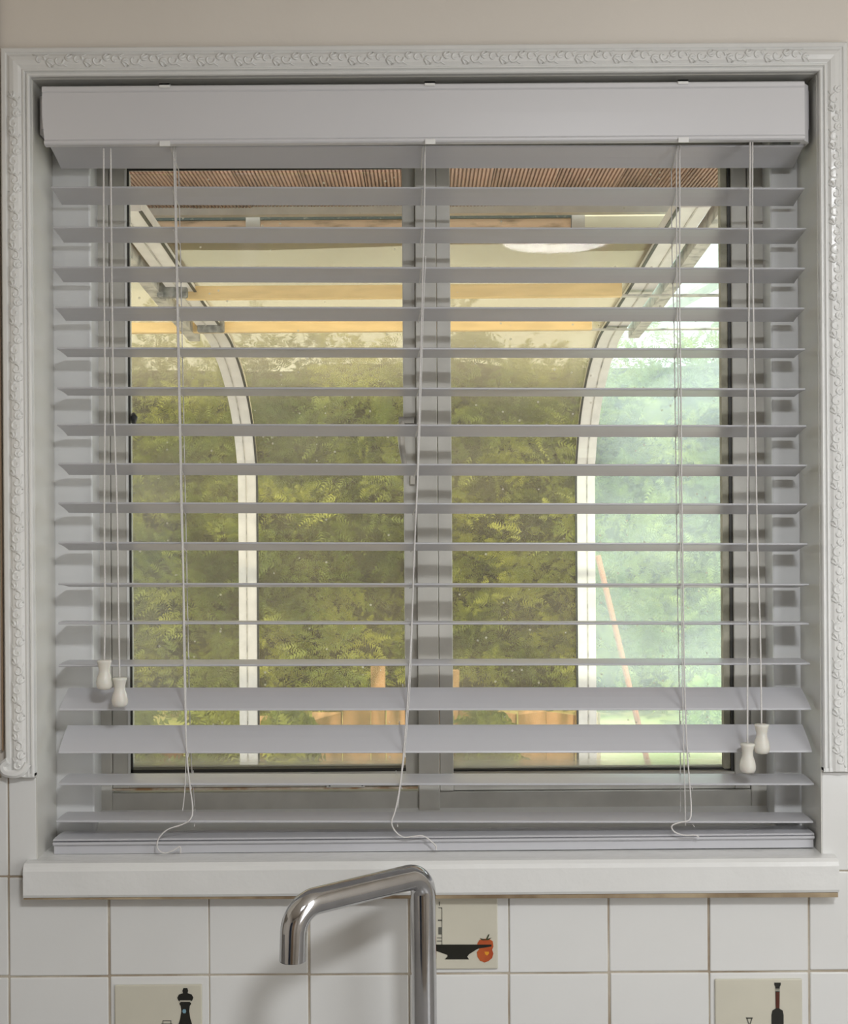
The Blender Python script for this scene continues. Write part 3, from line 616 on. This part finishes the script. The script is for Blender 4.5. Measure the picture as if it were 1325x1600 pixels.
# ------------------------------------------------------------------ garden: fence boards, cane, pots
fn = empty('low_timber_fence', (0, EX + 7.2, 0), 'orange brown low timber boards standing in front of the hedge', 'fence')
x = PX(404, 1150, 7.2)
tops = [1118, 1125, 1112, 1109, 1040, 1105, 1000, 1048, 1112, 1118, 1112, 1120, 1116, 1114, 1119]
widths = [46, 38, 48, 44, 24, 32, 36, 46, 42, 50, 44, 46, 40, 42, 38]
rf = random.Random(4)
for tpx, wpx in zip(tops, widths):
    w_ = wpx * 7.2 / F; z1 = PZ(662, tpx, 7.2); yj = random.uniform(-.02, .02)
    if z1 > 1.0 or x < 0.9:
        MB().hexa([(x, EX + 7.2 + yj, 0), (x + w_ - .006, EX + 7.2 + yj, 0), (x + w_ - .006, EX + 7.225 + yj, 0), (x, EX + 7.225 + yj, 0), (x, EX + 7.2 + yj, z1 + rf.uniform(-.05, .05)), (x + w_ - .006 + rf.uniform(-.015, .01), EX + 7.2 + yj, z1), (x + w_ - .006, EX + 7.225 + yj, z1), (x, EX + 7.225 + yj, z1)]).build('board', M['orange'], fn)
    x += w_
MB().box((PX(404, 1150, 7.2), EX + 7.24, 0.25), (x - .02, EX + 7.28, 0.32)).build('rail', M['orange'], fn)
st = empty('cane', P(1014, 1230, 6.2), 'thin orange pole leaning in the garden beyond the right pane', 'pole')
a, b = P(934, 868, 6.2), P(1014, 1200, 6.2); gfl = b + (b - a).normalized() * (b.z / max(1e-3, (a.z - b.z)) * (b - a).length)
MB().tube([a, gfl], 0.014, 10).build('shaft', M['stick'], st)
pt_ = P(266, 1185, 8.0)
pot = empty('flower_pot', (pt_.x, pt_.y, 0), 'terracotta pot on the ground in front of the hedge, low in the left pane', 'pot')
MB().lathe([(0.06, 0), (0.10, 0.16), (0.115, 0.17), (0.115, 0.21), (0.10, 0.21), (0.09, 0.17)], (pt_.x, pt_.y, 0), 24).build('pot_body', M['terracotta'], pot, smooth=True)

# ------------------------------------------------------------------ hedge and shrub
def leafmat(name, c1, c2, c3, scale):
    m = mat(name, c1, 0.6); n, l = m.node_tree.nodes, m.node_tree.links; b = n['Principled BSDF']
    tc = n.new('ShaderNodeTexCoord'); t = n.new('ShaderNodeTexNoise'); t.inputs['Scale'].default_value = scale; t.inputs['Detail'].default_value = 5
    l.new(tc.outputs['Object'], t.inputs[0]); r = n.new('ShaderNodeValToRGB'); e = r.color_ramp.elements
    e[0].position = 0.34; e[0].color = (*c2, 1); e[1].position = 0.66; e[1].color = (*c3, 1); x_ = e.new(0.5); x_.color = (*c1, 1)
    l.new(t.outputs['Fac'], r.inputs[0]); l.new(r.outputs[0], b.inputs['Base Color'])
    ts = n.new('ShaderNodeBsdfTranslucent'); l.new(r.outputs[0], ts.inputs[0]); mx = n.new('ShaderNodeMixShader'); mx.inputs[0].default_value = 0.35
    l.new(b.outputs[0], mx.inputs[1]); l.new(ts.outputs[0], mx.inputs[2]); l.new(mx.outputs[0], n['Material Output'].inputs[0])
    return m
M['leaf'] = leafmat('conifer_leaf', (0.24, 0.31, 0.09), (0.10, 0.17, 0.06), (0.50, 0.54, 0.13), 1.4)
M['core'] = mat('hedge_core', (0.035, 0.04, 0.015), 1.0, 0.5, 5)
M['shrub'] = leafmat('shrub_leaf', (0.35, 0.50, 0.10), (0.2, 0.32, 0.07), (0.5, 0.62, 0.15), 5)
def sprays(name, n_, posf, size, m, parent, seed):
    """feathery conifer sprays: a bent stem with paired leaflets, written as one mesh"""
    rg = np.random.default_rng(seed); P0, up = posf(rg, n_)
    L = size * rg.uniform(0.6, 1.4, n_)
    d = np.stack([rg.normal(0, .55, n_), -np.abs(rg.normal(.55, .35, n_)), rg.normal(.25, .55, n_)], 1) + up
    d /= np.linalg.norm(d, axis=1)[:, None]
    r = rg.normal(size=(n_, 3)); sd = np.cross(d, r); sd /= np.linalg.norm(sd, axis=1)[:, None]
    g_ = np.array([0, 0, -1.0])
    V = []; K = 5
    for k_ in range(K):
        t = k_ / K; c0 = P0 + d * (L * t)[:, None] + g_ * (L * t * t * 0.35)[:, None]
        wl = L * 0.34 * (1 - t * 0.75)
        for s_ in (-1, 1):
            tip_ = c0 + sd * (wl * s_)[:, None] + d * (wl * 0.9)[:, None] + g_ * (wl * 0.2)[:, None]
            c1 = c0 + d * (L * 0.13)[:, None]
            V += [c0, c1, tip_]
    V = np.stack(V, 1).reshape(-1, 3); nt = len(V) // 3
    me = bpy.data.meshes.new(name); me.vertices.add(len(V)); me.vertices.foreach_set('co', V.astype(np.float32).ravel())
    me.loops.add(len(V)); me.loops.foreach_set('vertex_index', np.arange(len(V), dtype=np.int32))
    me.polygons.add(nt); me.polygons.foreach_set('loop_start', np.arange(0, len(V), 3, dtype=np.int32)); me.polygons.foreach_set('loop_total', np.full(nt, 3, dtype=np.int32))
    me.update(); return link(name, me, m, parent)
HY = EX + 10.4
def hedge_surface(x, z):
    return HY + 0.28 * np.sin(x * 2.1 + 1.3 * np.sin(z * 1.7)) + 0.18 * np.sin(x * 5.3 + z * 3.1) + 0.12 * np.sin(z * 6.0 - x * 2) + 0.12 * z
def hpos(rg, n_):
    """foliage hangs in overlapping plumes with dark gaps between them"""
    K = 2300; per = n_ // K
    cx_ = rg.uniform(-4.2, 4.6, K); cz_ = rg.uniform(0.06, 1, K) ** 0.9 * (3.0 + 0.12 * np.sin(cx_ * 3.1) + 0.10 * np.sin(cx_ * 7.7))
    cy_ = hedge_surface(cx_, cz_) + rg.uniform(-0.05, 0.25, K)
    ax = np.stack([rg.normal(0, .8, K), -np.abs(rg.normal(.45, .2, K)), rg.normal(0.1, .6, K)], 1); ax /= np.linalg.norm(ax, axis=1)[:, None]
    ln = rg.uniform(0.25, 0.60, K)
    c_ = np.repeat(np.stack([cx_, cy_, cz_], 1), per, 0); a_ = np.repeat(ax, per, 0); l_ = np.repeat(ln, per)
    t_ = rg.uniform(0, 1, K * per)
    p_ = c_ + a_ * (l_ * t_)[:, None] + rg.normal(0, 1, (K * per, 3)) * (0.075 * (1.15 - t_))[:, None]
    p_[:, 2] -= 0.22 * l_ * t_ ** 2
    return p_, a_ * 1.3
hd = empty('conifer_hedge', (0, HY + 0.5, 0), 'tall green conifer hedge across the garden behind the lean-to', 'hedge'); hd['kind'] = 'stuff'
sp_ = sprays('foliage', 69000, hpos, 0.105, M['leaf'], hd, 3); sp_['kind'] = 'stuff'
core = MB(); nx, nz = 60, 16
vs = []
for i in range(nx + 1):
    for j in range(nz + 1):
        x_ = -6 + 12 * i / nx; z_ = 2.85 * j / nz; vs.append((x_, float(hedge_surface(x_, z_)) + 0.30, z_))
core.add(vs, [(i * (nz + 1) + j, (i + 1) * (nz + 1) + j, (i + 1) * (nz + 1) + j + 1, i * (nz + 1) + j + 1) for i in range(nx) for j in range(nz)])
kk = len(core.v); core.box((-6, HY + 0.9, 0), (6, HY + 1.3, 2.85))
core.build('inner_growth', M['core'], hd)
pp = P(1122, 1130, 9.3)
sh = empty('garden_shrub', (pp.x, pp.y, 0), 'small bright green shrub on the sunlit ground at the right', 'shrub')
def spos(rg, n_):
    a_ = rg.uniform(0, 6.28, n_); q = rg.uniform(0, 1, n_) ** .5; z = rg.uniform(0, .30, n_)
    return np.stack([pp.x + .22 * q * np.cos(a_), pp.y + .2 * q * np.sin(a_), z], 1), np.tile(np.array([0, 0, 1.2]), (n_, 1))
sprays('foliage', 260, spos, 0.16, M['shrub'], sh, 5)['kind'] = 'stuff'

def bush(px, d, wd, ht, n_, label, seed):
    q = P(px, 1150, d); b_ = empty('low_bush', (q.x, q.y, 0), label, 'bush')
    def f(rg, k_):
        a_ = rg.uniform(0, 6.28, k_); rr = rg.uniform(0, 1, k_) ** .5; z = rg.uniform(0.05, 1, k_)
        return np.stack([q.x + wd * rr * np.cos(a_) * (1.1 - .5 * z), q.y + .25 * rr * np.sin(a_), z * ht], 1), np.tile(np.array([0, 0, .5]), (k_, 1))
    sprays('foliage', n_, f, 0.15, M['leaf'], b_, seed)['kind'] = 'stuff'
bush(208, 7.7, 0.13, 0.40, 700, 'dark green low bush left of the terracotta pot', 11)
bush(338, 7.6, 0.16, 0.42, 900, 'dark green low bush behind the left white rib', 12)
bush(455, 6.9, 0.13, 0.46, 700, 'small green bush beside the low timber boards', 13)

bush(760, 6.9, 0.14, 0.45, 700, 'small green bush in front of the boards in the right pane', 14)
# unseen dark door and fridge, added only to darken the reflections in the chrome
dr = empty('added_door_1', (-0.35, RY + 0.02, 0), kind='structure')
MB().box((-0.75, RY + 0.001, 0), (0.10, RY + 0.04, 2.0)).build('added_door_leaf', M['wood'], dr, bevel=0.003)
dh = MB().tube([(0.02, RY + 0.04, 1.0), (0.02, RY + 0.08, 1.0), (-0.10, RY + 0.085, 1.0)], 0.009, 10).build('added_door_handle', M['chrome'], dr, smooth=True)
fz = empty('added_fridge', (-1.1, -2.6, 0), 'unseen dark blue fridge shape added behind the camera to darken reflections in the tap', 'fridge')
M['navy'] = mat('navy_for_reflection', (0.03, 0.05, 0.09), 0.3)
MB().box((-1.45, -2.9, 0.0), (-0.9, -2.3, 1.8)).build('added_fridge_body', M['navy'], fz, bevel=0.01)
MB().box((-0.899, -2.88, 0.05), (-0.86, -2.32, 1.78)).build('added_fridge_door', M['navy'], fz, bevel=0.008)
